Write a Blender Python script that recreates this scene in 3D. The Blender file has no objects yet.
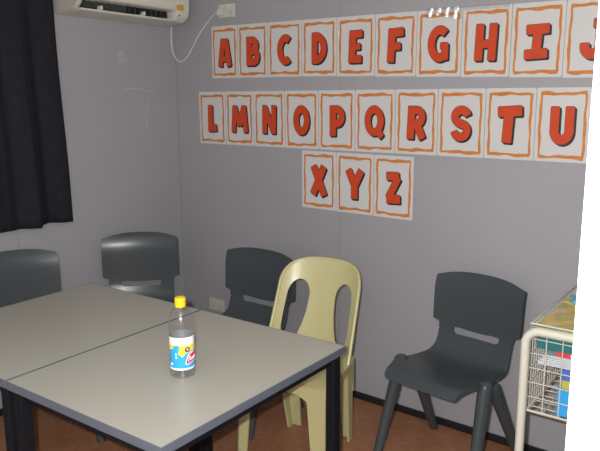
import bpy, bmesh, math, random
from mathutils import Vector, Matrix, geometry
random.seed(7)
PI = math.pi
SC = bpy.context.scene
COL = SC.collection

# ------------------------------------------------------------------ materials
def mat(name, col, rough=.5, spec=.5, metal=0, noise=None, bump=None, alpha=None):
    m = bpy.data.materials.new(name); m.use_nodes = True
    nt = m.node_tree; b = nt.nodes['Principled BSDF']
    b.inputs['Base Color'].default_value = (*col, 1)
    b.inputs['Roughness'].default_value = rough
    b.inputs['Specular IOR Level'].default_value = spec
    b.inputs['Metallic'].default_value = metal
    if noise or bump:
        tc = nt.nodes.new('ShaderNodeTexCoord')
    if noise:
        sc, amt = noise
        n = nt.nodes.new('ShaderNodeTexNoise'); n.inputs['Scale'].default_value = sc; n.inputs['Detail'].default_value = 5
        nt.links.new(tc.outputs['Object'], n.inputs['Vector'])
        r = nt.nodes.new('ShaderNodeValToRGB')
        r.color_ramp.elements[0].position = .3; r.color_ramp.elements[1].position = .7
        r.color_ramp.elements[0].color = (*[c*(1-amt) for c in col], 1)
        r.color_ramp.elements[1].color = (*[min(1, c*(1+amt)) for c in col], 1)
        nt.links.new(n.outputs['Fac'], r.inputs['Fac']); nt.links.new(r.outputs['Color'], b.inputs['Base Color'])
    if bump:
        sc, st = bump
        n2 = nt.nodes.new('ShaderNodeTexNoise'); n2.inputs['Scale'].default_value = sc; n2.inputs['Detail'].default_value = 3
        nt.links.new(tc.outputs['Object'], n2.inputs['Vector'])
        bp = nt.nodes.new('ShaderNodeBump'); bp.inputs['Strength'].default_value = st; bp.inputs['Distance'].default_value = .002
        nt.links.new(n2.outputs['Fac'], bp.inputs['Height']); nt.links.new(bp.outputs['Normal'], b.inputs['Normal'])
    return m

def clear_mat(name, tint=(1, 1, 1), base=.04, edge=.3, rough=.05, power=3):
    """thin clear film: lets light through, mirrors a little, more at grazing angles"""
    m = bpy.data.materials.new(name); m.use_nodes = True
    nt = m.node_tree; nt.nodes.clear()
    o = nt.nodes.new('ShaderNodeOutputMaterial'); mx = nt.nodes.new('ShaderNodeMixShader')
    t = nt.nodes.new('ShaderNodeBsdfTransparent'); t.inputs['Color'].default_value = (*tint, 1)
    g = nt.nodes.new('ShaderNodeBsdfGlossy'); g.inputs['Roughness'].default_value = rough
    f = nt.nodes.new('ShaderNodeLayerWeight'); f.inputs['Blend'].default_value = .5
    p = nt.nodes.new('ShaderNodeMath'); p.operation = 'POWER'; p.inputs[1].default_value = power
    q = nt.nodes.new('ShaderNodeMath'); q.operation = 'MULTIPLY_ADD'; q.inputs[1].default_value = edge; q.inputs[2].default_value = base
    nt.links.new(f.outputs['Facing'], p.inputs[0]); nt.links.new(p.outputs[0], q.inputs[0]); nt.links.new(q.outputs[0], mx.inputs[0])
    nt.links.new(t.outputs[0], mx.inputs[1]); nt.links.new(g.outputs[0], mx.inputs[2])
    nt.links.new(mx.outputs[0], o.inputs['Surface'])
    return m

def cover_mat(name, cols, scale):
    """printed picture cover: soft blotches of a few inks"""
    m = bpy.data.materials.new(name); m.use_nodes = True
    nt = m.node_tree; b = nt.nodes['Principled BSDF']; b.inputs['Roughness'].default_value = .3
    tc = nt.nodes.new('ShaderNodeTexCoord'); n = nt.nodes.new('ShaderNodeTexNoise')
    n.inputs['Scale'].default_value = scale; n.inputs['Detail'].default_value = .6
    nt.links.new(tc.outputs['Object'], n.inputs['Vector'])
    r = nt.nodes.new('ShaderNodeValToRGB'); r.color_ramp.interpolation = 'CONSTANT'
    e = r.color_ramp.elements
    while len(e) < len(cols): e.new(.5)
    for i, c in enumerate(cols):
        e[i].position = 0 if i == 0 else .36 + .28*(i-1)/max(1, len(cols)-2); e[i].color = (*c, 1)
    nt.links.new(n.outputs['Fac'], r.inputs['Fac']); nt.links.new(r.outputs['Color'], b.inputs['Base Color'])
    return m

def wall_mat(name, col):
    m = mat(name, col, .62, .3, noise=(1.6, .035), bump=(220, .12))
    return m

def floor_mat():
    m = bpy.data.materials.new('floor_vinyl'); m.use_nodes = True
    nt = m.node_tree; b = nt.nodes['Principled BSDF']; b.inputs['Roughness'].default_value = .42
    b.inputs['Specular IOR Level'].default_value = .35
    tc = nt.nodes.new('ShaderNodeTexCoord')
    n = nt.nodes.new('ShaderNodeTexNoise'); n.inputs['Scale'].default_value = 26; n.inputs['Detail'].default_value = 6
    n2 = nt.nodes.new('ShaderNodeTexNoise'); n2.inputs['Scale'].default_value = 3; n2.inputs['Detail'].default_value = 2
    nt.links.new(tc.outputs['Object'], n.inputs['Vector']); nt.links.new(tc.outputs['Object'], n2.inputs['Vector'])
    a = nt.nodes.new('ShaderNodeMath'); a.operation = 'ADD'
    nt.links.new(n.outputs['Fac'], a.inputs[0]); nt.links.new(n2.outputs['Fac'], a.inputs[1])
    h = nt.nodes.new('ShaderNodeMath'); h.operation = 'MULTIPLY'; h.inputs[1].default_value = .5
    nt.links.new(a.outputs[0], h.inputs[0])
    r = nt.nodes.new('ShaderNodeValToRGB')
    r.color_ramp.elements[0].position = .36; r.color_ramp.elements[1].position = .64
    r.color_ramp.elements[0].color = (.26, .112, .056, 1); r.color_ramp.elements[1].color = (.38, .175, .092, 1)
    nt.links.new(h.outputs[0], r.inputs['Fac']); nt.links.new(r.outputs['Color'], b.inputs['Base Color'])
    return m

M = dict(
    wall=wall_mat('wall_panel', (.328, .324, .342)),
    joint=mat('wall_joint', (.27, .268, .27), .5),
    pale_mark=mat('pale_marks', (.362, .358, .37), .4),
    floor=floor_mat(),
    ceiling=mat('ceiling_white', (.55, .55, .54), .8),
    skirting=mat('skirting_black', (.012, .012, .015), .4),
    door=mat('door_white', (.86, .87, .88), .35),
    black_fabric=mat('curtain_cloth', (.0135, .0135, .0185), .9, .2, noise=(30, .2), bump=(500, .3)),
    charcoal=mat('charcoal_plastic', (.053, .063, .069), .25, .30, bump=(500, .08)),
    cream=mat('cream_plastic', (.48, .445, .232), .26, .45),
    laminate=mat('table_laminate', (.375, .362, .312), .34, .35, noise=(90, .012)),
    edging=mat('table_edging', (.095, .11, .14), .45),
    dark_metal=mat('table_metal', (.006, .007, .010), .55, .15),
    paper=mat('card_white', (.575, .575, .565), .38, .35),
    orange=mat('border_orange', (.56, .20, .045), .4, .35, noise=(60, .15)),
    red=mat('letter_orange', (.53, .060, .018), .4, .35, noise=(18, .08)),
    ink=mat('letter_ink', (.022, .016, .022), .45),
    film=clear_mat('clear_film', (.99, .99, .985), .22, .2, .36),
    white_plastic=mat('white_plastic', (.63, .62, .55), .35, .5),
    beige_plastic=mat('beige_plastic', (.50, .47, .41), .4),
    outlet=mat('outlet_plastic', (.52, .52, .46), .35),
    hole=mat('dark_recess', (.008, .008, .008), .6),
    vane=mat('vane_grey', (.045, .05, .045), .5),
    sticker=mat('sticker_yellow', (.62, .36, .05), .45, noise=(150, .3)),
    cord=mat('cord_white', (.60, .58, .58), .5),
    wire=mat('wire_white', (.55, .54, .46), .35),
    pet=clear_mat('bottle_clear', (.985, .99, .985), .08, .45, .14, 3),
    cap=mat('cap_yellow', (.90, .58, .01), .35),
    lab_white=mat('label_white', (.86, .87, .89), .35),
    lab_blue=mat('label_blue', (.03, .36, .70), .35),
    lab_yellow=mat('label_yellow', (.86, .66, .05), .35),
    lab_red=mat('label_red', (.66, .03, .10), .35),
    lab_purple=mat('label_purple', (.16, .02, .12), .35),
    label_back=mat('label_reverse', (.24, .25, .27), .5),
    teal=mat('cover_teal', (.015, .14, .15), .35),
    crimson=mat('cover_red', (.62, .05, .06), .35),
    pages=mat('page_edges', (.60, .60, .60), .7),
    grey_paper=mat('paper_grey', (.50, .52, .56), .7),
    bright_blue=mat('cover_blue', (.03, .30, .66), .4),
    mid_blue=mat('cover_mid_blue', (.05, .13, .42), .4),
    olive=mat('cover_olive', (.42, .38, .07), .4),
    picture_a=cover_mat('cover_meadow', [(.50, .42, .10), (.40, .36, .14), (.66, .45, .06), (.55, .50, .40), (.30, .28, .30)], 16),
    picture_b=cover_mat('cover_seaside', [(.05, .30, .52), (.62, .42, .05), (.10, .42, .60), (.60, .62, .66), (.25, .40, .50)], 13),
    steel=mat('steel', (.5, .5, .5), .3, .5, 1),
    rubber=mat('rubber', (.02, .02, .02), .6),
    wood_trim=mat('frame_white', (.75, .75, .74), .4),
    glass=clear_mat('window_glass', (.85, .9, .9), .05, .5, .02),
    tube_diffuser=mat('lamp_diffuser', (.8, .8, .78), .5),
)

# ------------------------------------------------------------------ mesh tools
class MB:
    def __init__(s): s.v = []; s.f = []
    def add(s, vs, fs):
        o = len(s.v); s.v += [tuple(v) for v in vs]; s.f += [tuple(i+o for i in f) for f in fs]; return s
    def box(s, x0, x1, y0, y1, z0, z1, mx=None):
        vs = [Vector((x, y, z)) for x in (x0, x1) for y in (y0, y1) for z in (z0, z1)]
        if mx: vs = [mx @ v for v in vs]
        return s.add(vs, [(0,1,3,2),(4,6,7,5),(0,4,5,1),(2,3,7,6),(0,2,6,4),(1,5,7,3)])
    def tube(s, pts, r, n=8, closed=False):
        """round tube along a polyline; r a number or a list"""
        P = [Vector(p) for p in pts]; k = len(P); rr = r if isinstance(r, (list, tuple)) else [r]*k
        rings = []; up = None
        for i in range(k):
            a = P[i-1] if (i or closed) else P[0]; b = P[(i+1) % k] if (i < k-1 or closed) else P[-1]
            t = (b-a).normalized()
            if up is None:
                up = t.orthogonal().normalized()
            else:
                up = (up - t*up.dot(t)); up = up.normalized() if up.length > 1e-6 else t.orthogonal().normalized()
            w = t.cross(up)
            rings.append([P[i] + (up*math.cos(2*PI*j/n) + w*math.sin(2*PI*j/n))*rr[i] for j in range(n)])
        vs = [v for R in rings for v in R]; fs = []
        for i in range(k if closed else k-1):
            i2 = (i+1) % k
            for j in range(n):
                fs.append((i*n+j, i*n+(j+1) % n, i2*n+(j+1) % n, i2*n+j))
        if not closed: fs += [tuple(range(n-1, -1, -1)), tuple((k-1)*n+j for j in range(n))]
        return s.add(vs, fs)
    def lathe(s, prof, n=32, c=(0, 0, 0), cap0=True, cap1=True):
        vs = []; fs = []; k = len(prof)
        for r, z in prof:
            vs += [(c[0]+r*math.cos(2*PI*j/n), c[1]+r*math.sin(2*PI*j/n), c[2]+z) for j in range(n)]
        for i in range(k-1):
            for j in range(n): fs.append((i*n+j, i*n+(j+1) % n, (i+1)*n+(j+1) % n, (i+1)*n+j))
        if cap0: fs.append(tuple(range(n-1, -1, -1)))
        if cap1: fs.append(tuple((k-1)*n+j for j in range(n)))
        return s.add(vs, fs)
    def loft(s, rings):
        n = len(rings[0]); vs = [v for R in rings for v in R]; fs = []
        for i in range(len(rings)-1):
            for j in range(n): fs.append((i*n+j, i*n+(j+1) % n, (i+1)*n+(j+1) % n, (i+1)*n+j))
        fs += [tuple(range(n-1, -1, -1)), tuple((len(rings)-1)*n+j for j in range(n))]
        return s.add(vs, fs)
    def prism(s, poly, d0, d1, fn):
        """poly in 2D, extruded d0..d1, mapped by fn(u, v, d)"""
        n = len(poly)
        vs = [fn(u, v, d0) for u, v in poly] + [fn(u, v, d1) for u, v in poly]
        fs = [tuple(range(n-1, -1, -1)), tuple(range(n, 2*n))] + [(i, (i+1) % n, n+(i+1) % n, n+i) for i in range(n)]
        return s.add(vs, fs)
    def mesh(s, name, m, smooth=None, bevel=None, seg=2, fix=True):
        me = bpy.data.meshes.new(name); me.from_pydata(s.v, [], s.f); me.update()
        if fix:
            bm = bmesh.new(); bm.from_mesh(me); bmesh.ops.recalc_face_normals(bm, faces=bm.faces); bm.to_mesh(me); bm.free()
        me.materials.append(m)
        if smooth:
            for p in me.polygons: p.use_smooth = True
            me.set_sharp_from_angle(angle=math.radians(smooth))
        return me
    def build(s, name, m, parent=None, smooth=None, bevel=None, seg=2, fix=True):
        o = bpy.data.objects.new(name, s.mesh(name, m, smooth, fix=fix)); COL.objects.link(o)
        if parent: o.parent = parent
        if bevel:
            b = o.modifiers.new('Bevel', 'BEVEL'); b.width = bevel; b.segments = seg; b.limit_method = 'ANGLE'; b.angle_limit = math.radians(40)
            b.harden_normals = False
            for p in o.data.polygons: p.use_smooth = True
            o.data.set_sharp_from_angle(angle=math.radians(smooth or 30)) if not smooth else None
            if not smooth:
                b2 = o.modifiers.new('Normals', 'WEIGHTED_NORMAL'); b2.keep_sharp = False
        return o

def empty(name, loc=(0, 0, 0), rz=0):
    o = bpy.data.objects.new(name, None); COL.objects.link(o); o.location = loc; o.rotation_euler = (0, 0, rz)
    o.empty_display_size = .05
    return o
def tag(o, label=None, cat=None, group=None, kind=None):
    if label: o['label'] = label
    if cat: o['category'] = cat
    if group: o['group'] = group
    if kind: o['kind'] = kind
    return o
def copy_tree(o, parent=None):
    c = o.copy(); COL.objects.link(c)
    if parent: c.parent = parent
    for ch in list(o.children): copy_tree(ch, c)
    return c
def inpoly(p, poly):
    x, y = p; r = False; n = len(poly)
    for i in range(n):
        x1, y1 = poly[i]; x2, y2 = poly[(i+1) % n]
        if (y1 > y) != (y2 > y) and x < (x2-x1)*(y-y1)/(y2-y1)+x1: r = not r
    return r
def densify(poly, d):
    out = []
    for i, a in enumerate(poly):
        b = poly[(i+1) % len(poly)]; L = math.hypot(b[0]-a[0], b[1]-a[1]); k = max(1, int(math.ceil(L/d)))
        out += [(a[0]+(b[0]-a[0])*j/k, a[1]+(b[1]-a[1])*j/k) for j in range(k)]
    return out
def round_poly(poly, rads, n=5):
    """round each corner; rads a number or list"""
    out = []; k = len(poly)
    for i in range(k):
        r = rads if not isinstance(rads, (list, tuple)) else rads[i]
        p = Vector(poly[i]); a = Vector(poly[i-1]); b = Vector(poly[(i+1) % k])
        if r <= 0: out.append(tuple(p)); continue
        da, db = (a-p), (b-p); r1 = min(r, da.length*.49, db.length*.49)
        A = p+da.normalized()*r1; B = p+db.normalized()*r1
        for j in range(n+1):
            t = j/n; q = A*(1-t)**2+p*2*t*(1-t)+B*t*t; out.append((q.x, q.y))
    return out
def sheet(outline, holes, step, jitter=0):
    """triangulate a 2D outline with holes with inner points so that it can be bent"""
    O = densify(outline, step); Hs = [densify(h, step) for h in holes]
    vs = list(O); es = [(i, (i+1) % len(O)) for i in range(len(O))]
    for h in Hs:
        o = len(vs); vs += h; es += [(o+i, o+(i+1) % len(h)) for i in range(len(h))]
    bd = list(vs)
    xs = [p[0] for p in O]; ys = [p[1] for p in O]
    nx = int((max(xs)-min(xs))/step); ny = int((max(ys)-min(ys))/step)
    for i in range(nx+1):
        for j in range(ny+1):
            p = (min(xs)+(i+.5*(j % 2))*step, min(ys)+j*step)
            if not inpoly(p, O) or any(inpoly(p, h) for h in Hs): continue
            if min((p[0]-q[0])**2+(p[1]-q[1])**2 for q in bd) < (step*.45)**2: continue
            vs.append(p)
    r = geometry.delaunay_2d_cdt([Vector(v) for v in vs], es, [], 0, 1e-6)
    V = [(v.x, v.y) for v in r[0]]; F = []
    for f in r[2]:
        c = (sum(V[i][0] for i in f)/len(f), sum(V[i][1] for i in f)/len(f))
        if inpoly(c, O) and not any(inpoly(c, h) for h in Hs): F.append(tuple(f))
    return V, F
def shell(V, F, fn, thick):
    """map 2D sheet by fn(u,v)->Vector and give it thickness (towards -normal)"""
    e = 1e-3; P = []; N = []
    for u, v in V:
        p = fn(u, v); du = fn(u+e, v)-fn(u-e, v); dv = fn(u, v+e)-fn(u, v-e)
        P.append(p); N.append(du.cross(dv).normalized())
    n = len(P); mb = MB()
    vs = P + [p-q*(thick(u, v) if callable(thick) else thick) for p, q, (u, v) in zip(P, N, V)]
    fs = list(F) + [tuple(i+n for i in reversed(f)) for f in F]
    cnt = {}
    for f in F:
        for a, b in zip(f, f[1:]+f[:1]): cnt[(a, b)] = 1
    for (a, b) in list(cnt):
        if (b, a) not in cnt: fs.append((b, a, a+n, b+n))
    mb.add(vs, fs)
    return mb
def spline(pts, t):
    """Catmull-Rom through pts (list of tuples), t in 0..len-1"""
    n = len(pts); t = max(0, min(n-1-1e-6, t)); i = int(t); f = t-i
    g = lambda k: pts[max(0, min(n-1, k))]
    p0, p1, p2, p3 = g(i-1), g(i), g(i+1), g(i+2)
    return tuple(.5*(2*b+(c-a)*f+(2*a-5*b+4*c-d)*f*f+(-a+3*b-3*c+d)*f**3) for a, b, c, d in zip(p0, p1, p2, p3))

# ------------------------------------------------------------------ the room
RX, RY, RZ = 3.80, -4.60, 2.42      # right wall x, near wall y, ceiling z
def struct(o): tag(o, kind='structure'); return o
b = MB().box(-.1, RX+.1, RY-.1, .1, -.1, 0); struct(b.build('floor', M['floor']))
b = MB().box(-.1, RX+.1, RY-.1, .1, RZ, RZ+.1); struct(b.build('ceiling', M['ceiling']))
b = MB().box(-.1, RX+.1, 0, .1, 0, RZ); wb = struct(b.build('wall_back', M['wall']))
# left wall with a window opening behind the curtain
WY0, WY1, WZ0, WZ1 = -2.05, -1.06, 1.08, 2.08
b = MB().box(-.1, 0, RY, WY0, 0, RZ).box(-.1, 0, WY1, 0, 0, RZ).box(-.1, 0, WY0, WY1, 0, WZ0).box(-.1, 0, WY0, WY1, WZ1, RZ)
wl = struct(b.build('wall_left', M['wall']))
b = MB().box(-.1, RX+.1, RY-.1, RY, 0, RZ); struct(b.build('wall_front', M['wall']))
# right wall with the doorway the photographer stands beside
DY0, DY1, DZ = -2.90, -2.04, 2.06
b = MB().box(RX, RX+.1, RY, DY0, 0, RZ).box(RX, RX+.1, DY1, 0, 0, RZ).box(RX, RX+.1, DY0, DY1, DZ, RZ)
struct(b.build('wall_right', M['wall']))
# panel joints: slim cover strips
for i, x in enumerate((1.190, 2.395)):
    MB().box(x-.003, x+.003, -.00018, .002, .05, RZ).build('panel_joint', M['joint'], wb)
for i, y in enumerate((-1.09, -2.30, -3.50)):
    if WY0 < y < WY1: MB().box(-.002, .0004, y-.003, y+.003, .05, WZ0).build('panel_joint', M['joint'], wl)
    else: MB().box(-.002, .0004, y-.003, y+.003, .05, RZ).build('panel_joint', M['joint'], wl)
MB().box(-.002, .004, -.004, .002, .05, RZ).build('corner_bead', M['joint'], wb)
# thin, slightly paler marks on the left wall
rs = MB()
for y, z, w, h, a in ((-.33, 1.612, .075, .006, .05), (-.21, 1.598, .05, .004, -.1), (-.405, 1.80, .03, .02, .4), (-.39, 1.765, .035, .012, .2), (-.25, 1.44, .012, .05, .3), (-.235, 1.50, .006, .06, -.2)):
    poly = round_poly([(-w, -h), (w, -h*.7), (w*.9, h), (-w*.8, h*.8)], min(w, h)*.8)
    ca, sa = math.cos(a), math.sin(a)
    rs.prism([(u*ca-v*sa, u*sa+v*ca) for u, v in poly], 0, .0004, lambda u, v, d, y=y, z=z: Vector((d, y+u, z+v)))
rs.build('pale_marks', M['pale_mark'], wl)
# skirtings
def skirt(name, *bx):
    struct(MB().box(*bx).build(name, M['skirting'], bevel=.003))
skirt('baseboard_back', .012, RX-.001, -.012, -.0005, 0.0005, .037)
skirt('baseboard_left', .0005, .012, RY+.001, -.0005, 0.0005, .037)
skirt('baseboard_right', RX-.012, RX-.0005, -1.98, -.012, .0005, .037)
# window behind the curtain
wn = struct(empty('window_1', (-.05, (WY0+WY1)/2, WZ0)))
hw = (WY1-WY0)/2; hh = WZ1-WZ0
f = MB()
for a in ((-.045, .06, -hw, -hw+.04, 0, hh), (-.045, .06, hw-.04, hw, 0, hh), (-.045, .06, -hw, hw, 0, .04), (-.045, .06, -hw, hw, hh-.04, hh), (-.03, .03, -.02, .02, .04, hh-.04)):
    f.box(*a)
f.build('window_frame', M['wood_trim'], wn, bevel=.003)
MB().box(-.003, .003, -hw+.04, -.02, .04, hh-.04).build('pane', M['glass'], wn)
MB().box(-.003, .003, .02, hw-.04, .04, hh-.04).build('pane', M['glass'], wn)

# white door standing open, seen edge-first at the right of the view
ED = Vector((2.960, -2.0895))          # its free front edge
HG = Vector((RX-.012, -2.050))        # hinge side
dv = (HG-ED); L = dv.length; ang = math.atan2(dv.y, dv.x)
dr = struct(empty('door_1', (ED.x, ED.y, 0), ang))
MB().box(0, L, 0, .038, .012, 2.035).build('door_leaf', M['door'], dr, bevel=.0025)
h = MB()
for yy, sg in ((-.004, -1), (.042, 1)):
    h.lathe([(.024, 0), (.024, .006), (.010, .008), (.010, .03)], 20, (0, 0, 0))
h2 = MB()
for sg in (-1, 1):
    y0 = 0 if sg < 0 else .038
    h2.tube([(.065, y0, 1.02), (.065, y0+sg*.006, 1.02)], .025, 20)
    h2.tube([(.065, y0, 1.02), (.065, y0+sg*.045, 1.02), (.075, y0+sg*.052, 1.02), (.18, y0+sg*.052, 1.02)], .009, 12)
h2.build('door_handle', M['steel'], dr, smooth=40)
hb = MB()
for z in (.25, 1.0, 1.80): hb.tube([(L+.001, .046, z-.05), (L+.001, .046, z+.05)], .007, 10)
hb.build('hinge', M['steel'], dr, smooth=40)
fr = MB()
fr.box(RX-.014, RX+.114, DY0-.05, DY0, 0, DZ+.05).box(RX-.014, RX+.114, DY1, DY1+.05, 0, DZ+.05).box(RX-.014, RX+.114, DY0, DY1, DZ, DZ+.05)
struct(fr.build('trim_1', M['wood_trim'], bevel=.003))

# ------------------------------------------------------------------ alphabet cards
def arc(cx, cy, rx, ry, a0, a1, n=14):
    return [(cx+rx*math.cos(math.radians(a0+(a1-a0)*i/n)), cy+ry*math.sin(math.radians(a0+(a1-a0)*i/n))) for i in range(n+1)]
# strokes: (points, stroke width); letter height 1, x centred on 0
LET = {
'A': [([(-.235, .0), (-.07, .98)], .25), ([(.075, .98), (.26, .0)], .25), ([(-.16, .27), (.16, .27)], .19), ([(-.06, .87), (.06, .87)], .25)],
'B': [([(-.17, .0), (-.17, 1)], .26), ([(-.2, .88), (.03, .88)]+arc(.03, .705, .17, .175, 80, -80, 8)+[(-.2, .53)], .23), ([(-.2, .50), (.06, .50)]+arc(.06, .315, .19, .19, 80, -80, 8)+[(-.2, .125)], .25)],
'C': [(arc(.06, .5, .27, .38, 52, 308, 20), .25)],
'D': [([(-.19, 0), (-.19, 1)], .25), ([(-.2, .88)]+arc(-.12, .5, .33, .38, 88, -88, 16)+[(-.2, .12)], .25)],
'E': [([(-.15, 0), (-.11, 1)], .27), ([(-.15, .88), (.28, .90)], .23), ([(-.15, .50), (.20, .51)], .21), ([(-.16, .12), (.25, .12)], .24)],
'F': [([(-.17, 0), (-.13, 1)], .27), ([(-.15, .87), (.30, .90)], .25), ([(-.15, .46), (.20, .48)], .22)],
'G': [(arc(.04, .5, .28, .38, 48, 300, 20), .24), ([(.22, .05), (.22, .52)], .22), ([(.06, .44), (.30, .44)], .19)],
'H': [([(-.22, 0), (-.19, 1)], .25), ([(.20, 0), (.23, 1)], .25), ([(-.2, .46), (.2, .46)], .22)],
'I': [([(-.02, .1), (.02, .9)], .27), ([(-.33, .85), (.35, .87)], .28), ([(-.36, .14), (.32, .17)], .28)],
'J': [([(.18, 1), (.18, .34)]+arc(-.02, .32, .20, .20, 0, -180, 12)+[(-.22, .40)], .25), ([(-.02, .88), (.33, .88)], .23)],
'K': [([(-.2, 0), (-.18, 1)], .26), ([(-.1, .42), (.24, .95)], .25), ([(-.06, .56), (.27, .04)], .25)],
'L': [([(-.12, 0), (-.10, 1)], .27), ([(-.14, .14), (.24, .15)], .27)],
'M': [([(-.34, 0), (-.25, 1)], .23), ([(-.24, .98), (.0, .25)], .23), ([(.0, .25), (.24, .98)], .23), ([(.25, 1), (.34, 0)], .24)],
'N': [([(-.23, 0), (-.21, 1)], .23), ([(-.22, .95), (.22, .06)], .25), ([(.22, 0), (.25, 1)], .23)],
'O': [(arc(0, .5, .25, .38, 90, 450, 28), .25)],
'P': [([(-.15, 0), (-.15, 1)], .27), ([(-.18, .88), (.02, .88)]+arc(.04, .65, .19, .23, 85, -85, 10)+[(-.18, .42)], .25)],
'Q': [(arc(-.02, .53, .26, .36, 90, 450, 28), .24), ([(.06, .30), (.30, .02)], .22)],
'R': [([(-.20, 0), (-.16, 1)], .26), ([(-.18, .88), (.02, .88)]+arc(.04, .68, .18, .20, 85, -85, 10)+[(-.18, .48)], .24), ([(.02, .48), (.25, .02)], .26)],
'S': [(arc(.02, .70, .22, .19, 10, 250, 12)+arc(.0, .31, .22, .20, 62, -170, 14)[1:], .24)],
'T': [([(-.06, 0), (-.01, .95)], .27), ([(-.33, .84), (.34, .88)], .28)],
'U': [([(-.21, 1), (-.21, .38)]+arc(0, .36, .21, .24, 180, 360, 14)+[(.21, 1)], .25)],
'V': [([(-.27, 1), (-.02, .05)], .25), ([(.27, 1), (.02, .05)], .25)],
'W': [([(-.38, 1), (-.22, .04)], .22), ([(-.2, .04), (.0, .75)], .22), ([(.0, .75), (.2, .04)], .22), ([(.22, .04), (.38, 1)], .22)],
'X': [([(-.24, 1), (.26, 0)], .28), ([(.24, 1), (-.26, .02)], .28)],
'Y': [([(-.27, .97), (.0, .45)], .27), ([(.28, .97), (.0, .45)], .27), ([(.0, .0), (.0, .5)], .27)],
'Z': [([(-.27, .86), (.22, .88)], .26), ([(.20, .84), (-.19, .16)], .25), ([(-.25, .13), (.28, .15)], .28)],
}
def ribbon(pts, w, ext=0, n_round=True):
    """closed polygon strips (quads) for a thick stroke with softly rounded butt ends"""
    P = [Vector(p) for p in pts]; closed = (P[0]-P[-1]).length < 1e-4; w2 = w/2+ext
    if not closed:
        d0 = (P[0]-P[1]).normalized(); d1 = (P[-1]-P[-2]).normalized()
        P[0] = P[0]+d0*ext; P[-1] = P[-1]+d1*ext
        c = .035
        P = [P[0], P[0]-d0*c] + P[1:-1] + [P[-1]-d1*c, P[-1]]
    k = len(P); Ls, Rs = [], []
    for i in range(k):
        if closed: a, b2 = P[(i-1) % (k-1)], P[(i+1) % (k-1)]
        else: a, b2 = P[max(0, i-1)], P[min(k-1, i+1)]
        t = (b2-a).normalized(); nn = Vector((-t.y, t.x)); q = w2
        if 0 < i < k-1:
            ca = (P[i]-a).normalized() if (P[i]-a).length > 1e-6 else t
            q = w2/max(.55, abs(ca.dot(t)))
        elif not closed: q = w2-.03
        Ls.append(P[i]+nn*q); Rs.append(P[i]-nn*q)
    V = Ls+Rs; F = [(i, i+1, k+i+1, k+i) for i in range(k-1)]
    return V, F
def SX(ch): return 1.0 if ch in 'IT' else .93
def letter_mesh(ch, size, ext, y, dx, dz, name, m, cz):
    mb = MB()
    for j, (pts, w) in enumerate(LET[ch]):
        V, F = ribbon(pts, w, ext)
        mb.add([(v.x*size*SX(ch)+dx, y-j*.00004, (v.y-.5)*size+cz+dz) for v in V], F)
    return mb.mesh(name, m, fix=False)
def border_mesh(w, h, seed):
    rnd = random.Random(seed); ph = [rnd.uniform(0, 6.28) for _ in range(8)]
    ix, iz = .030*w/.218, .024
    mb = MB(); y = -.0012
    def wave(t, k, f): return math.sin(t*f+ph[k])*.55+math.sin(t*f*2.3+ph[(k+3) % 8])*.45
    n = 30
    for side in range(4):
        A, B = [], []
        for i in range(n+1):
            t = i/n
            if side < 2:
                x = -w/2+ix*.55+(w-ix*1.1)*t; zc = (h-iz) if side == 0 else iz*.85
                o = .0030*wave(t*7, side, 1); tk = .0066+.0024*wave(t*6, side+4, 1)
                A.append((x, y, zc+o+tk)); B.append((x, y, zc+o-tk))
            else:
                z = iz*.85+(h-iz*1.85)*t; xc = (-w/2+ix*.62) if side == 2 else (w/2-ix*.62)
                o = .0022*wave(t*8, side, 1); tk = .0052+.0014*wave(t*6, side+4, 1)
                A.append((xc+o+tk, y-.00005, z)); B.append((xc+o-tk, y-.00005, z))
        mb.add(A+B, [(i, i+1, n+1+i+1, n+1+i) for i in range(n)])
    return mb.mesh('border', M['orange'], fix=False)

ROWS = [
 ('ABCDEFGHIJK', [.303, .502, .720, .950, 1.168, 1.389, 1.609, 1.829, 2.049, 2.267, 2.487, 2.707],
   lambda x: 1.9535-.0058*(x-.3), lambda x: 1.669-.020*max(0, x-1.1), 'top row'),
 ('LMNOPQRSTUVW', [.187, .401, .614, .836, 1.058, 1.281, 1.508, 1.728, 1.953, 2.172, 2.390, 2.610, 2.830],
   lambda x: 1.593+.0062*(x-.2), lambda x: 1.2955+.0055*(x-.2), 'middle row'),
 ('XYZ', [.948, 1.169, 1.394, 1.614], lambda x: 1.2905, lambda x: .990-.004*(x-.95), 'bottom row'),
]
SIZES = {'I': .138, 'M': .148, 'L': .150, 'Y': .152, 'T': .155, 'G': .156}
WHERE = {'A': 'first of the top row', 'L': 'first of the middle row', 'X': 'first of the three bottom row cards', 'Y': 'middle of the three bottom row cards', 'Z': 'last of the three bottom row cards'}
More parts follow.
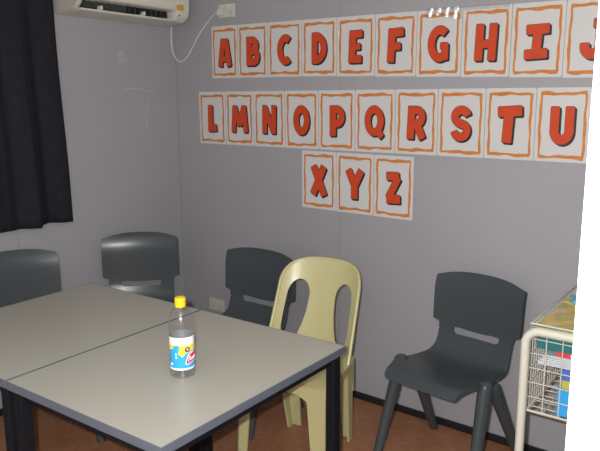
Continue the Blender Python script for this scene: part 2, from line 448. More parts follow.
for ri, (chs, xs, ft, fb, rn) in enumerate(ROWS):
    for k, ch in enumerate(chs):
        x0, x1 = xs[k]+.0018, xs[k+1]-.0018; w = x1-x0; xc = (x0+x1)/2
        zt, zb = ft(xc), fb(xc); h = zt-zb
        c = MB().prism(round_poly([(-w/2, 0), (w/2, 0), (w/2, h), (-w/2, h)], .006, 3), -.001, -.0002, lambda u, v, d: Vector((u, d, v))).build('alphabet_card', M['paper'])
        c.location = (xc, 0, zb)
        c.rotation_euler = (0, -math.atan2(ft(x1)-ft(x0), w)*.7, 0)
        tag(c, WHERE.get(ch, None) and 'white card with orange border and orange letter %s, %s' % (ch, WHERE[ch]) or
            'white card with orange border and orange letter %s, %s, right of letter %s' % (ch, rn, chs[k-1]), 'alphabet card', 'alphabet cards on the back wall')
        def child(me, nm):
            o = bpy.data.objects.new(nm, me); COL.objects.link(o); o.parent = c; return o
        child(border_mesh(w, h, ord(ch)), 'border')
        s = SIZES.get(ch, .152); cz = h*(.475 if ch in 'I' else .492)
        lo = child(letter_mesh(ch, s, 0, -.0022, 0, 0, 'letter', M['red'], cz), 'letter')
        sh = bpy.data.objects.new('letter_shadow', None)
        mb = MB()
        for j, (pts, wd) in enumerate(LET[ch]):
            for dx, dz, lay in ((0, 0, .0001), (.0045, -.004, 0), (.0075, -.0065, -.0001)):
                V, F = ribbon(pts, wd, .012)
                mb.add([(v.x*s*SX(ch)+dx, -.0016-lay-j*.00003, (v.y-.5)*s+cz+dz) for v in V], F)
        so = mb.build('letter_shadow', M['ink'], lo, fix=False)
        if ch in 'GH':
            # clear film added over the card's top, crinkled to catch flash glare
            rnd = random.Random(ord(ch)); nx, nz = 34, 7; f = MB()
            a, b2 = (-w*.30, w*.50) if ch == 'G' else (-w*.48, w*.46)
            zz0, zz1 = (h-.036, h+.006) if ch == 'G' else (h-.012, h+.006)
            vs = []
            for i in range(nx+1):
                for j in range(nz+1):
                    u = i/nx; v = j/nz
                    amp = .0075 if ch == 'G' else .0022
                    d = -.0032-amp*(1+math.sin(u*27-v*1.6+rnd.uniform(-.6, .6)))*.5-amp*.4*rnd.random()
                    lo_ = zz0+(.010*math.sin(u*5) if ch == 'G' else 0)
                    vs.append((a+(b2-a)*u, d, lo_+(zz1-lo_)*v))
            f.add(vs, [(i*(nz+1)+j, (i+1)*(nz+1)+j, (i+1)*(nz+1)+j+1, i*(nz+1)+j+1) for i in range(nx) for j in range(nz)])
            f.build('glare_film', M['film'], c, smooth=80, fix=False)

# ------------------------------------------------------------------ wall outlets
def outlet(loc, plug, label):
    r = empty('wall_outlet', loc)
    tag(r, label, 'power outlet')
    w, h = .122, .072
    MB().prism(round_poly([(-w/2, -h/2), (w/2, -h/2), (w/2, h/2), (-w/2, h/2)], .006, 4), -.010, -.0005, lambda u, v, d: Vector((u, d, v))).build('faceplate', M['outlet'], r, bevel=.002)
    for sx in (-1, 1):
        if not (plug and sx < 0):
            s = MB()
            for px, pz, a in ((-.007, .0, .5), (.007, .0, -.5), (0, -.014, 0)):
                ca, sa = math.cos(a), math.sin(a)
                s.prism([(px+u*ca-v*sa+sx*.032, pz+u*sa+v*ca-.006) for u, v in ((-.0012, -.004), (.0012, -.004), (.0012, .004), (-.0012, .004))], -.0104, -.0099, lambda u, v, d: Vector((u, d, v)))
            s.build('socket_slots', M['hole'], r)
        MB().box(sx*.022-.004, sx*.022+.004, -.0125, -.0095, .018, .029).build('switch', M['white_plastic'], r, bevel=.001)
    return r
outlet((.434, 0, 2.031), True, 'white double power outlet high on the back wall, with a cord plugged in')
outlet((.290, 0, .318), False, 'white double power outlet low on the wall, half hidden behind a grey chair')

# ------------------------------------------------------------------ air conditioner
ac = empty('air_conditioner', (0.0005, -.435, 1.971)); ac.rotation_euler = (-.022, 0, 0)
tag(ac, 'white split system air conditioner mounted high on the left wall', 'air conditioner')
# cross-section in (x, z); local y is along the wall
AY = .362
body = round_poly([(.001, .0), (.165, .012), (.205, .045), (.215, .10), (.20, .26), (.17, .285), (.001, .285)], [.0, .02, .02, .03, .03, .03, 0], 5)
slot_poly = [(.001, .0), (.150, .010), (.152, .028), (.120, .030), (.120, .070), (.203, .070), (.214, .085), (.214, .10), (.20, .26), (.17, .285), (.001, .285)]
SY0, SY1 = -.335, .268
mk = lambda y: (lambda u, v, d: Vector((u, d, v)))
MB().prism(slot_poly, SY0, SY1, lambda u, v, d: Vector((u, d, v))).build('casing', M['white_plastic'], ac, bevel=.004)
MB().prism(body, SY1, AY, lambda u, v, d: Vector((u, d, v))).build('end_cap', M['white_plastic'], ac, bevel=.012, seg=3)
MB().prism(body, -AY, SY0, lambda u, v, d: Vector((u, d, v))).build('end_cap', M['beige_plastic'], ac, bevel=.010, seg=3)
MB().prism([(.150, .008), (.178, .014), (.182, .022), (.152, .026)], SY0, SY1, lambda u, v, d: Vector((u, d, v))).build('outlet_lip', M['white_plastic'], ac, bevel=.003)
MB().box(.121, .126, SY0, SY1, .030, .070).build('air_outlet', M['hole'], ac)
for k in range(16):
    y = SY0+.03+k*(SY1-SY0-.06)/15
    mx = Matrix.Translation((.146, y, .050)) @ Matrix.Rotation(math.radians(24 if k < 8 else -18), 4, 'Z')
    MB().box(-.020, .020, -.002, .002, -.017, .017, mx).build('vane', M['vane'], ac)
mx = Matrix.Translation((.172, (SY0+SY1)/2, .0675)) @ Matrix.Rotation(math.radians(-8), 4, 'Y')
MB().box(-.020, .022, -(SY1-SY0)/2, (SY1-SY0)/2, -.002, .002, mx).build('louvre_flap', M['white_plastic'], ac, bevel=.002)
for yy in (-.21, .06):
    MB().box(.150, .186, yy-.004, yy+.004, .024, .044).build('flap_pin', M['white_plastic'], ac, bevel=.001)
MB().prism(round_poly([(-.026, -.016), (.026, -.016), (.026, .016), (-.026, .016)], .003), .0, .0008, lambda u, v, d: Vector((.2128+d+.0015, (.287)+u, .086+v))).build('sticker', M['sticker'], ac)
MB().tube([(.1985, .29, .046), (.2035, .29, .046)], .004, 10).build('indicator', M['hole'], ac)
# power cord to the outlet
CP = [(.02, -.045, 1.97), (.012, -.040, 1.90), (.010, -.031, 1.836), (.020, -.014, 1.79), (.052, -.010, 1.772), (.090, -.008, 1.781), (.125, -.008, 1.810), (.152, -.008, 1.843), (.176, -.008, 1.872), (.210, -.008, 1.915), (.281, -.009, 1.980), (.330, -.016, 2.010), (.372, -.030, 2.026)]
pts = [spline(CP, i*.25) for i in range(4*(len(CP)-1)+1)]
cd = MB().tube([(x, y+.435, z-1.965) for x, y, z in pts], .0042, 8).build('power_cord', M['cord'], ac, smooth=60)
pl = MB(); pl.prism(round_poly([(-.017, -.017), (.017, -.017), (.017, .017), (-.017, .017)], .006), -.034, -.0105, lambda u, v, d: Vector((.396+u, .435+d, 2.026-1.965+v)))
pl.build('plug', M['cord'], cd, bevel=.004)

# ------------------------------------------------------------------ curtain
def curtain():
    r = empty('curtain', (.0, -.8, .92)); tag(r, 'black gathered curtain hanging over the window on the left wall', 'curtain')
    nu, nv = 170, 26; ztop, W = 2.20, 1.42
    vs = []
    for i in range(nu+1):
        u = i/nu
        for j in range(nv+1):
            v = j/nv                                   # 0 hem, 1 top
            right = .795-(.795-.790)*0
            # right edge y: -.755 at hem, leaning back to -.835 at the top
            e = -.808-.030*(v**.8) + .004*math.sin(v*7)
            e2 = -2.20
            y = e+(e2-e)*(u**(1.0))
            a = .010+.010*(1-v)
            fold = math.sin(u*46+1.2*math.sin(u*9)) * a + .005*math.sin(u*101+2)*(1-.4*v)
            step = 1/(1+math.exp(-max(-40, min(40, (u-.138)*420))))
            x = .055+fold+step*.026*(1-v)
            z = .0 + (ztop-.92)*v - step*(1-v)*.012+.085*u*(1-v)
            x = max(.012, x)
            vs.append((x, y+.8, z+.012*(1-v)))
    fs = [(i*(nv+1)+j, (i+1)*(nv+1)+j, (i+1)*(nv+1)+j+1, i*(nv+1)+j+1) for i in range(nu) for j in range(nv)]
    o = MB().add(vs, fs).build('cloth', M['black_fabric'], r, smooth=80)
    s = o.modifiers.new('Solidify', 'SOLIDIFY'); s.thickness = .003
    MB().tube([(.055, -.035, ztop-.92-.01), (.055, -1.47, ztop-.92-.01)], .012, 12).build('curtain_rail', M['wood_trim'], r, smooth=40)
    for y in (-.05, -.7, -1.4): MB().box(.0005, .06, y-.008, y+.008, ztop-.92-.03, ztop-.92+.01).build('rail_bracket', M['wood_trim'], r)
curtain()

# ------------------------------------------------------------------ charcoal moulded chairs
PROF = [(-.246, .428), (-.243, .444), (-.229, .457), (-.18, .459), (-.09, .449), (.0, .436), (.07, .431), (.125, .438), (.165, .468), (.185, .508), (.195, .545), (.200, .585), (.203, .64), (.206, .70), (.212, .748), (.228, .790), (.242, .81)]
cum = [0]
for a, b_ in zip(PROF, PROF[1:]): cum.append(cum[-1]+math.dist(a, b_))
def prof_at(t):
    for i in range(len(cum)-1):
        if t <= cum[i+1] or i == len(cum)-2:
            return spline(PROF, i+(t-cum[i])/(cum[i+1]-cum[i]))
def t_of_z(z):
    lo, hi = cum[8], cum[-1]
    for _ in range(40):
        m = (lo+hi)/2
        if prof_at(m)[1] < z: lo = m
        else: hi = m
    return lo
T_slot0, T_slot1, T_top = t_of_z(.524), t_of_z(.556), t_of_z(.785)
def chair_fn(s, t):
    t = max(0, t); y, z = prof_at(min(t, cum[-1]))
    if t > cum[-1]:
        d = t-cum[-1]; y += d*.3; z += d*.95
    k = min(1, max(0, (t-cum[6])/(cum[9]-cum[6])))
    k = k*k*(3-2*k)
    q = (s/.21)**2
    back = -.024*q*k
    seat = (1-k)*(.016*min(q, 1.3)*min(1, max(0, t-.03)/.12) - .004*(1-min(1, q)))
    return Vector((s, y+back, z+seat))
def make_chair():
    root = empty('plastic_chair')
    Ts = (T_slot0+T_slot1)/2
    hw = .190
    # seat with the lower half of the posts
    o = [(-.168, 0), (.168, 0), (.178, .05), (.192, .10), (.205, .14), (hw+.010, .30), (.192, cum[7]), (.182, cum[8]), (.178, cum[9]), (.180, Ts)]
    right = o[1:]
    slot = [(.112, Ts), (.112, T_slot0+.012), (.100, T_slot0), (-.100, T_slot0-.0), (-.112, T_slot0+.012), (-.112, Ts)]
    outl = [(-.168, 0)] + right + slot + [(-x, y) for x, y in reversed(right[1:])]
    V, F = sheet(round_poly(outl, [.02, .02]+[.012]*(len(outl)-2), 3), [], .022)
    shell(V, F, chair_fn, .009).build('seat', M['charcoal'], root, smooth=50, bevel=.003)
    # backrest panel with the upper half of the posts
    n = 12; W = .213
    top = [(W-2*W*i/n, T_top+.031*(1-((W-2*W*i/n)/W)**2)) for i in range(n+1)]
    Tb = T_slot1
    bot = [(-.108+.216*i/8, Tb-.006+.010*((-.108+.216*i/8)/.108)**2) for i in range(9)]
    outl = [(.180, Ts), (.182, Tb+.014), (W-.001, Tb+.024)] + top + [(-W+.001, Tb+.024), (-.182, Tb+.014), (-.180, Ts), (-.112, Ts), (-.112, Tb-.002)] + bot[1:-1] + [(.112, Tb-.002), (.112, Ts)]
    rads = [0, .006, .006] + [.011] + [0]*(n-1) + [.011] + [.006, .006, 0, 0, .006] + [0]*7 + [.006, 0]
    V, F = sheet(round_poly(outl, rads, 4), [], .022)
    shell(V, F, chair_fn, lambda u, v: .009+.009*min(1, max(0, (v-Tb)/.02))).build('backrest', M['charcoal'], root, smooth=50, bevel=.004, seg=3)
    # tapered legs with domed tops
    for sx in (-1, 1):
        for (top_, foot, r0, r1) in (((sx*.204, -.078, .452), (sx*.232, -.215, 0), .030, .019), ((sx*.192, .0, .428), (sx*.222, .232, 0), .031, .020)):
            a, b_ = Vector(top_), Vector(foot); mb = MB(); rings = []; d = (b_-a)
            fr_ = top_[1] < 0
            prof = [(-.020, .30), (-.016, .70), (-.008, .93), (.0, 1.0)] if fr_ else [(-.006, .5), (0, .9), (.004, 1.0)]
            for off, kr in prof:
                c = a+Vector((0, 0, -off)); rings.append((c, r0*kr*1.0))
            for tt in (.12, .4, .7, 1):
                rings.append((a+d*tt, r0+(r1-r0)*tt))
            R = []
            for c, r in rings:
                R.append([c+Vector((r*1.0*math.cos(2*PI*j/14), r*1.12*math.sin(2*PI*j/14), 0)) for j in range(14)])
            mb.loft(R).build('leg', M['charcoal'], root, smooth=50)
    return root
ch0 = make_chair()
CH = [  # loc, rotation (deg), scale x, y, z, label
 ((1.985, -.306, 0), -6, 1.0, 1.0, .990, 'charcoal plastic chair standing alone against the back wall beside the wire trolley'),
 ((.905, -.480, 0), 1, 1.06, .92, .985, 'charcoal plastic chair behind the cream chair, left of it against the back wall'),
 ((.341, -.630, 0), 46, .955, .88, 1.035, 'charcoal plastic chair in the corner, facing out over the yellow-capped bottle'),
 ((.349, -1.285, 0), 74, 1.05, 1.0, 1.06, 'charcoal plastic chair below the black curtain, at the left end of the tables'),
]
for i, (loc, rz, sx, sy, sz, lab) in enumerate(CH):
    c = ch0 if i == 0 else copy_tree(ch0)
    c.location = loc; c.rotation_euler = (0, 0, math.radians(rz)); c.scale = (sx, sy, sz)
    tag(c, lab, 'chair', 'charcoal plastic chairs')

# ------------------------------------------------------------------ cream moulded chair
def cream_chair():
    r = empty('plastic_chair', (1.413, -.600, 0), math.radians(11))
    tag(r, 'cream plastic chair with two arched openings in its rounded back, by the table corner', 'chair')
    # barrel back: (s along the arc, z) -> 3D ; local front is -y
    def fn(s, z):
        k = (z-.42)/.42
        Rr = .235+.03*max(0, k)
        th = s/Rr
        lean = -.050+.158*max(0, k)
        x = Rr*math.sin(th)*1.0
        y = .165-Rr*.80*(1-math.cos(th))+lean
        return Vector((x, y, z))
    def half(z):
        return .248-.022*((z-.425)/.275)
    pts = [(half(z), z) for z in (.425, .47, .52, .57, .62, .67, .70)]
    W = half(.70)
    crown = [(W*math.copysign(abs(math.cos(a))**.62, math.cos(a)), .70+.128*abs(math.sin(a))**.78) for a in [PI*i/26 for i in range(1, 26)]]
    outl = pts+crown+[(-x, z) for x, z in reversed(pts)]
    def hole(sg):
        # arched slot, leaning so that the splat is narrowest at mid height
        rr = .062; cx = .137
        p = [(cx+rr*math.cos(a)*1.0-.004, .672+.072*math.sin(a)) for a in [PI*i/14 for i in range(15)]]
        p = p+[(cx-.060, .60), (cx-.046, .545), (cx-.028, .50), (cx+.01, .478), (cx+.055, .49), (cx+.066, .54), (cx+.064, .60)]
        p = [(sg*x*.90, z-.008) for x, z in p]
        return round_poly(p, .006, 2)
    V, F = sheet(outl, [hole(1), hole(-1)], .019)
    # front side normal should face -y: flip u
    shell([(u, v) for u, v in V], F, fn, .007).build('backrest', M['cream'], r, smooth=60, bevel=.0025)
    # rim flange round the back
    rim = [fn(u, v) for u, v in outl]
    ctr = Vector((0, .12, .6))
    MB().tube([p+Vector((0, .007, 0)) for p in rim], .0085, 8).build('rim', M['cream'], r, smooth=60)
    # seat: rounded, slightly dished pan flowing into the back
    sv = []
    outs = round_poly([(-.213, -.234), (.213, -.234), (.220, .0), (.200, .12), (.10, .165), (-.10, .165), (-.200, .12), (-.220, .0)], [.032, .032, .05, .06, .08, .08, .06, .05], 5)
    V, F = sheet(outs, [], .03)
    def sf(u, v):
        q = (u/.2)**2+(v/.2)**2
        return Vector((u, v, .432+.010*min(q, 1.6)-.008-.008*max(0, (-v-.18)/.045)**2))
    st = shell(V, F, sf, .007).build('seat', M['cream'], r, smooth=60, bevel=.0025)
    # apron skirts with an arch between the legs
    for nm, p0, p1, ins in (('f', (-.195, -.222), (.195, -.222), 0), ('b', (-.15, .160), (.15, .160), 0), ('l', (-.208, -.20), (-.190, .13), 0), ('r', (.208, -.20), (.190, .13), 0)):
        P0, P1 = Vector((*p0, 0)), Vector((*p1, 0)); n = 20; poly = [(0, .428), (1, .428)]
        for i in range(n+1):
            t = 1-i/n; arch = 1-abs(2*t-1)**3.2
            poly.append((t, .285+.098*arch))
        nr = (P1-P0).cross(Vector((0, 0, 1))).normalized()
        mb = MB(); n2 = len(poly)
        top = [(i/n, .428) for i in range(n+1)]; bt = [(i/n, .270+.112*(1-abs(2*i/n-1)**3.5)) for i in range(n+1)]
        vs = []
        for d in (0, .006):
            for (t, z) in top+bt:
                vs.append(P0.lerp(P1, t)+nr*(d-.003)+Vector((0, 0, z)))
        m_ = n+1; fs = []
        for i in range(n):
            fs += [(i, i+1, m_+i+1, m_+i), (2*m_+i+1, 2*m_+i, 3*m_+i, 3*m_+i+1), (m_+i, m_+i+1, 3*m_+i+1, 3*m_+i), (i+1, i, 2*m_+i, 2*m_+i+1)]
        mb.add(vs, fs).build('apron', M['cream'], r, smooth=40)
    # angular legs, an outward ridge and two flat faces, taper to the foot
    for sx in (-1, 1):
        for top_, foot in (((sx*.163, -.180), (sx*.186, -.205)), ((sx*.140, .115), (sx*.135, .180))):
            sy = -1 if top_[1] < 0 else 1
            R = []
            for t, z in ((0, .424), (.25, .33), (.6, .17), (1, .0)):
                cx, cy = top_[0]+(foot[0]-top_[0])*t, top_[1]+(foot[1]-top_[1])*t
                w = .046-.019*t**.7
                # L-shaped plan: outer corner chamfered, hollow towards the inside
                pl_ = [(w, -w*.9), (w, w*.55), (w*.55, w), (-w*.9, w), (-w*.9, w-.010), (w*.5, w-.010), (w-.010, w*.5), (w-.010, -w*.9)]
                R.append([Vector((cx+sx*u, cy+sy*v, z)) for u, v in pl_])
            MB().loft(R).build('leg', M['cream'], r, smooth=35)
cream_chair()

# ------------------------------------------------------------------ tables
TPH = .0326
def make_table():
    r = empty('classroom_table'); w, h, z = .704, .866, .72
    e = .0022; x0, x1, y0, y1 = e, w-e, 0, h
    MB().box(x0+.004, x1-.004, y0+.004, y1-.004, z-.024, z).build('tabletop', M['laminate'], r)
    ed = MB()
    def ring(a, za, zb, b_):
        vs = []
        for (q, zz) in ((a, za), (a, zb), (b_, zb), (b_, za)):
            vs += [(x0+q, y0+q, zz), (x1-q, y0+q, zz), (x1-q, y1-q, zz), (x0+q, y1-q, zz)]
        fs = []
        for k in range(4):
            for j in range(4): fs.append((k*4+j, k*4+(j+1) % 4, ((k+1) % 4)*4+(j+1) % 4, ((k+1) % 4)*4+j))
        ed.add(vs, fs)
    ring(0, z-.026, z-.0002, .0042)
    ed.build('edging', M['edging'], r.children[0] if False else [c for c in COL.objects if c.parent == r and c.name.startswith('tabletop')][0], bevel=.001)
    fr_ = MB(); q = .030
    fr_.box(x0+q, x1-q, y0+q, y0+q+.025, z-.064, z-.025).box(x0+q, x1-q, y1-q-.025, y1-q, z-.064, z-.025)
    fr_.box(x0+q, x0+q+.025, y0+q, y1-q, z-.064, z-.025).box(x1-q-.025, x1-q, y0+q, y1-q, z-.064, z-.025)
    fr_.build('frame', M['dark_metal'], r, bevel=.002)
    s = .038
    for lx in (x0+.014, x1-.014-s):
        for ly in (y0+.014, y1-.014-s):
            lg = MB().box(lx, lx+s, ly, ly+s, .012, z-.0255).build('leg', M['dark_metal'], r, bevel=.003)
            MB().box(lx-.001, lx+s+.001, ly-.001, ly+s+.001, 0, .014).build('foot', M['rubber'], lg, bevel=.002)
    return r
t0 = make_table(); TR = .0326
t0.location = (1.2196, -1.8547, 0); t0.rotation_euler = (0, 0, TR)
tag(t0, 'grey-topped classroom table with dark legs, the one carrying the bottle', 'table', 'classroom tables pushed together')
t1 = copy_tree(t0)
t1.location = (1.2196-.704*math.cos(TR), -1.8547-.704*math.sin(TR), 0)
tag(t1, 'empty grey-topped classroom table at the far left, nearer the curtain', 'table')

# ------------------------------------------------------------------ bottle
BX, BY, BZ = 1.622, -1.484, .72
CAM_A = math.atan2(-2.862-BY, 3.173-BX)
def bottle():
    r = empty('drink_bottle', (BX, BY, BZ)); tag(r, 'clear plastic drink bottle with yellow cap and blue label standing on the table', 'bottle'); r.scale = (1.03, 1.03, 1.015)
    prof = [(.020, .004), (.030, .0005), (.0355, .003), (.0375, .010), (.0372, .016), (.0378, .021), (.0370, .026), (.0372, .030), (.0372, .138), (.0385, .146), (.0388, .152), (.0386, .165), (.0374, .178), (.0342, .192), (.0286, .205), (.0218, .214), (.0165, .220), (.0145, .225), (.0145, .230)]
    MB().lathe(prof, 40, cap0=True, cap1=False).build('bottle_body', M['pet'], r, smooth=60)
    # petal dimples in the base
    MB().lathe([(.0362, .0045), (.0366, .012), (.0362, .013), (.0358, .0045)], 40, cap0=False, cap1=False).build('base_ring', M['pet'], r, smooth=60)
    cp = MB(); n = 60; R = []
    for rr, z in ((.0158, .2215), (.0164, .2235), (.0162, .2470), (.0148, .2500)):
        R.append([((rr*(1+.018*(j % 2)*(z < .25)))*math.cos(2*PI*j/n), (rr*(1+.018*(j % 2)*(z < .25)))*math.sin(2*PI*j/n), z) for j in range(n)])
    cp.loft(R).build('cap', M['cap'], r, smooth=35)
    # label: wrapped film and its printing
    lr = .0376
    lb = MB().lathe([(lr, .029), (lr, .1325)], 64, cap0=False, cap1=False).build('label', M['lab_white'], r, smooth=60)
    tag(lb, 'label with white top band, blue field, yellow patches and a red oval')
    MB().lathe([(lr-.0003, .029), (lr-.0003, .1325)], 64, cap0=False, cap1=False).build('label_back', M['label_back'], lb, smooth=60)
    def patch(poly, off, name, m, st=.004):
        V, F = sheet(poly, [], st)
        def f(u, v):
            a = CAM_A+u/lr; q = lr+off
            return Vector((q*math.cos(a), q*math.sin(a), v))
        MB().add([f(u, v) for u, v in V], F).build(name, m, lb, smooth=80, fix=False)
    H = PI*lr*.98
    patch([(-H, .035), (H, .035), (H, .108), (-H, .108)], .00025, 'blue_field', M['lab_blue'], .006)
    patch([(-.012, .080), (-.006, .078), (.0, .070)] + [(.010, .082), (.055, .092), (.055, .108), (-.007, .108)], .0004, 'yellow_patch', M['lab_yellow'])
    patch([(-.060, .090), (-.038, .092), (-.030, .097), (-.026, .108), (-.060, .108)], .0004, 'yellow_patch', M['lab_yellow'])
    patch([(.0165+.0085*math.cos(a), .094+.0085*math.sin(a)) for a in [2*PI*i/20 for i in range(20)]], .0006, 'emblem', M['lab_purple'], .003)
    patch([(.0165+.003*math.cos(a), .0945+.003*math.sin(a)) for a in [2*PI*i/12 for i in range(12)]], .0008, 'emblem_star', M['lab_white'], .003)
    pill = round_poly([(.009, .046), (.060, .060), (.060, .086), (.020, .078)], .010, 5)
    big = round_poly([(.006, .0435), (.063, .0565), (.063, .089), (.018, .081)], .011, 5)
    patch(big, .0006, 'logo_edge', M['lab_white'])
    patch(pill, .0008, 'logo_oval', M['lab_red'])
    # white script on the oval: a row of loops too small to read
    sc = MB(); path = []
    def cyl(u, v, off):
        a = CAM_A+u/lr; q = lr+off; return Vector((q*math.cos(a), q*math.sin(a), v))
    path = [(.0185, .0540), (.0205, .0640), (.0215, .0715), (.0245, .0720), (.0225, .0660)]
    sc.tube([cyl(u, v, .001) for u, v in path], .0010, 5)
    sc.tube([cyl(u, v, .001) for u, v in ((.0185, .0640), (.0245, .0655))], .0009, 5)
    for k in range(4):
        u0 = .0265+k*.0062; v0 = .0585+k*.0015
        sc.tube([cyl(u0+.0022*math.cos(a), v0+.0030+.0032*math.sin(a), .001) for a in [2*PI*i/10+.5 for i in range(9)]], .0008, 5)
        sc.tube([cyl(u0+.0022, v0+.006, .001), (cyl(u0+.0026, v0, .001))], .0008, 5)
    sc.build('logo_script', M['lab_white'], lb)
    for (u, v, a, b_) in ((-.019, .080, .0022, .004), (-.018, .070, .003, .004), (-.036, .047, .006, .0045), (-.046, .062, .0015, .010)):
        patch([(u+a*math.cos(q), v+b_*math.sin(q)) for q in [2*PI*i/12 for i in range(12)]], .0006, 'print_mark', M['lab_white'] if v != .062 else M['lab_red'], .004)
bottle()

# ------------------------------------------------------------------ wire trolley
def trolley():
    x0, x1, y0, y1, zb, zt = 2.462, 3.02, -.752, -.105, .564, .862
    r = empty('wire_trolley', (0, 0, 0)); tag(r, 'white wire basket trolley of books by the back wall, half hidden by the white door', 'trolley')
    def uframe(y):
        zt_ = .846; q = .045; pts = [(x0-.010, y, .075), (x0-.010, y, zt_-q)]
        pts += [(x0-.010+q-q*math.cos(a), y, zt_-q+q*math.sin(a)) for a in [PI/2*i/8 for i in range(1, 9)]]
        pts += [(x1+.01-q+q*math.sin(a), y, zt_-q+q*math.cos(a)) for a in [PI/2*i/8 for i in range(9)]]
        pts += [(x1+.01, y, .075)]
        return MB().tube(pts, .0145, 14).build('tube_frame', M['wire'], r, smooth=60)
    uframe(y0-.018); uframe(y1+.018)
    b = MB()
    for x in (x0-.010, x1+.010): b.tube([(x, y0-.018, .13), (x, y1+.018, .13)], .011, 10)
    b.build('side_rail', M['wire'], r, smooth=60)
    for x in (x0-.010, x1+.010):
        for y in (y0-.018, y1+.018):
            cs = MB().tube([(x, y, .080), (x, y, .058)], .008, 10)
            cs.box(x-.014, x+.014, y-.018, y+.018, .05, .058).build('caster', M['steel'], r)
            MB().tube([(x-.011, y, .0275), (x+.011, y, .0275)], .027, 18).build('wheel', M['rubber'], r, smooth=40)
    def wires(name, lines, rad=.0020):
        m = MB()
        for l in lines: m.tube(l, rad, 5)
        return m.build(name, M['wire'], r, smooth=80)
    nx = 11; ny = 13; nz = 6
    X = [x0+(x1-x0)*i/nx for i in range(nx+1)]; Y = [y0+(y1-y0)*i/ny for i in range(ny+1)]; Z = [zb+(zt-zb)*i/nz for i in range(nz+1)]
    for nm, y in (('front_mesh', y0), ('back_mesh', y1)):
        wires(nm, [[(x, y, zb), (x, y, zt)] for x in X]+[[(x0, y+.003, z), (x1, y+.003, z)] for z in Z[1:-1]])
    for nm, x in (('side_mesh', x0), ('side_mesh', x1)):
        Y2 = [y0+(y1-y0)*i/(ny*2) for i in range(ny*2+1)]
        wires(nm, [[(x, y, zb), (x, y, zt)] for y in Y2]+[[(x+.003, y0, z), (x+.003, y1, z)] for z in Z[1:-1]])
    wires('base_mesh', [[(x, y0, zb), (x, y1, zb)] for x in X]+[[(x0, y, zb-.003), (x1, y, zb-.003)] for y in Y], .0022)
    for nm, z, rad in (('rim_wire', zt, .0045), ('base_rim', zb, .0055)):
        MB().tube([(x0, y0, z), (x1, y0, z), (x1, y1, z), (x0, y1, z)], rad, 8, closed=True).build(nm, M['wire'], r, smooth=60)
trolley()
def book(name, label, cat, x0, x1, y0, y1, z0, z1, cover, rot=0, hard=True, group='books in the wire trolley'):
    cx, cy = (x0+x1)/2, (y0+y1)/2
    r = empty(name, (cx, cy, z0), math.radians(rot)); tag(r, label, cat, group)
    w, d, h = (x1-x0)/2, (y1-y0)/2, z1-z0; t = .0025
    cv = MB().box(-w, w, -d, d, 0, t).box(-w, w, -d, d, h-t, h).box(-w, w, -d, -d+t, t, h-t)
    cv.build('cover', M[cover], r, bevel=.0006)
    MB().box(-w+.004, w-.004, -d+t, d-.004, t, h-t).build('pages', M['pages'], r)
    return r
# front pile
zb = .5675
book('storage_box', 'bright blue box at the bottom of the front pile in the wire trolley', 'box', 2.552, 2.80, -.738, -.50, zb, 0.6600, 'bright_blue')
book('book', 'yellow-green book on the blue box in the wire trolley', 'book', 2.563, 2.83, -.735, -.50, 0.6605, 0.6900, 'olive')
book('book', 'dark blue book under the loose grey papers in the wire trolley', 'book', 2.560, 2.84, -.738, -.49, 0.6905, 0.7240, 'mid_blue')
pp = empty('paper_stack', (2.62, -.60, 0.7245), math.radians(3)); tag(pp, 'sagging stack of pale grey papers below the teal book in the wire trolley', 'papers')
for i in range(7):
    MB().box(-.142+.003*i-.006*(i % 2), .14-.004*i, -.125+.004*(i % 3), .11, -.0 + .0051*i+.0003, .0051*i+.0050).build('sheets', M['grey_paper'], pp)
rb = book('book', 'red book with white spine lettering, just under the teal book in the trolley', 'book', 2.540, 2.79, -.728, -.50, 0.7620, 0.7800, 'crimson')
# white blocky lettering strip along the red spine
st = MB()
for i, (u, w) in enumerate(((-.082, .010), (-.068, .012), (-.052, .008), (-.040, .012), (-.024, .011), (-.009, .009))):
    st.box(u, u+w*.35, -.1147, -.1142, .0045, .0135); st.box(u+w*.65, u+w, -.1147, -.1142, .0045, .0135)
    st.box(u+w*.35, u+w*.65, -.1147, -.1142, .0045+.009*(i % 3 == 0)*.7, .0075+.009*(i % 2)*.6)
st.build('spine_lettering', M['lab_white'], rb)
book('book', 'thick dark teal book near the top of the front pile in the trolley', 'book', 2.478, 2.78, -.736, -.47, 0.7805, 0.8240, 'teal')
book('picture_book', 'yellow-brown picture book lying on the teal book in the trolley', 'book', 2.474, 2.72, -.735, -.44, 0.8245, 0.8550, 'picture_a')
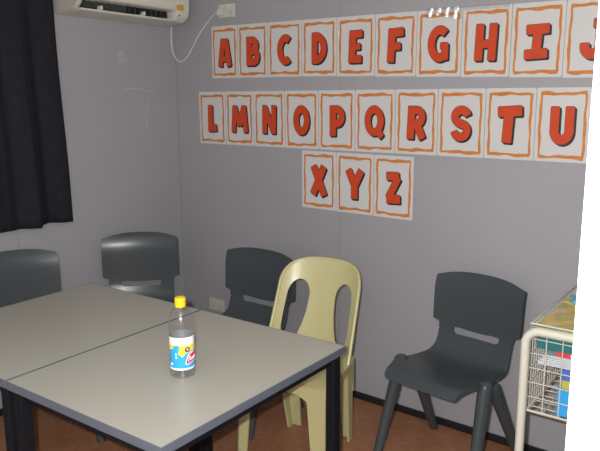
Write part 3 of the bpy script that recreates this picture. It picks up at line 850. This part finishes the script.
# back pile
book('storage_box', 'pale box carrying the blue picture book at the back of the wire trolley', 'box', 2.60, 2.90, -.42, -.14, zb, 0.7120, 'grey_paper')
book('book', 'thick olive book on the pale box, under the blue picture book', 'book', 2.58, 2.88, -.42, -.15, 0.7125, 0.8120, 'olive')
book('picture_book', 'blue and yellow picture book lying at the back of the wire trolley', 'book', 2.474, 2.80, -.432, -.125, 0.8125, 0.8580, 'picture_b')

TC = Vector((2.462, -.752, 0)); TA = math.radians(2.0)
for o in list(COL.objects):
    if o.parent is None and (o.name.startswith('wire_trolley') or o.get('group') == 'books in the wire trolley' or o.name.startswith('paper_stack')):
        o.location = TC + Matrix.Rotation(TA, 3, 'Z') @ (o.location-TC); o.rotation_euler.z += TA

# ------------------------------------------------------------------ light, camera
C = Vector((3.1729, -2.8624, 1.5989)); f_px = 687.51
yaw, pitch, roll = .664, -.194, -.0047
Rm = Matrix.Rotation(yaw, 3, 'Z') @ Matrix.Rotation(pitch, 3, 'X')
fw = Rm @ Vector((0, 1, 0)); rt = Rm @ Vector((1, 0, 0)); up = Rm @ Vector((0, 0, 1))
r2 = rt*math.cos(roll)+up*math.sin(roll); u2 = -rt*math.sin(roll)+up*math.cos(roll)
cam = bpy.data.cameras.new('camera'); co = bpy.data.objects.new('camera', cam); COL.objects.link(co)
co.matrix_world = Matrix(((r2.x, u2.x, -fw.x, C.x), (r2.y, u2.y, -fw.y, C.y), (r2.z, u2.z, -fw.z, C.z), (0, 0, 0, 1)))
cam.sensor_width = 36; cam.lens = f_px*36/600; cam.clip_start = .02
SC.camera = co
# the camera's own flash, just left of and above the lens
fl = bpy.data.lights.new('camera_flash', 'POINT'); fl.energy = 235; fl.shadow_soft_size = .012; fl.color = (1, 1, .985)
fo = bpy.data.objects.new('camera_flash', fl); COL.objects.link(fo); fo.location = C-r2*.050+u2*.035+fw*.01
# daylight through the open doorway
w = bpy.data.worlds.new('world'); SC.world = w; w.use_nodes = True
nt = w.node_tree; bg = nt.nodes['Background']; bg.inputs['Color'].default_value = (.62, .74, 1, 1); bg.inputs['Strength'].default_value = .35
vs = SC.view_settings; vs.view_transform = 'Standard'; vs.look = 'None'; vs.exposure = 0; vs.gamma = 1
try: vs.use_curve_mapping = False
except Exception: pass
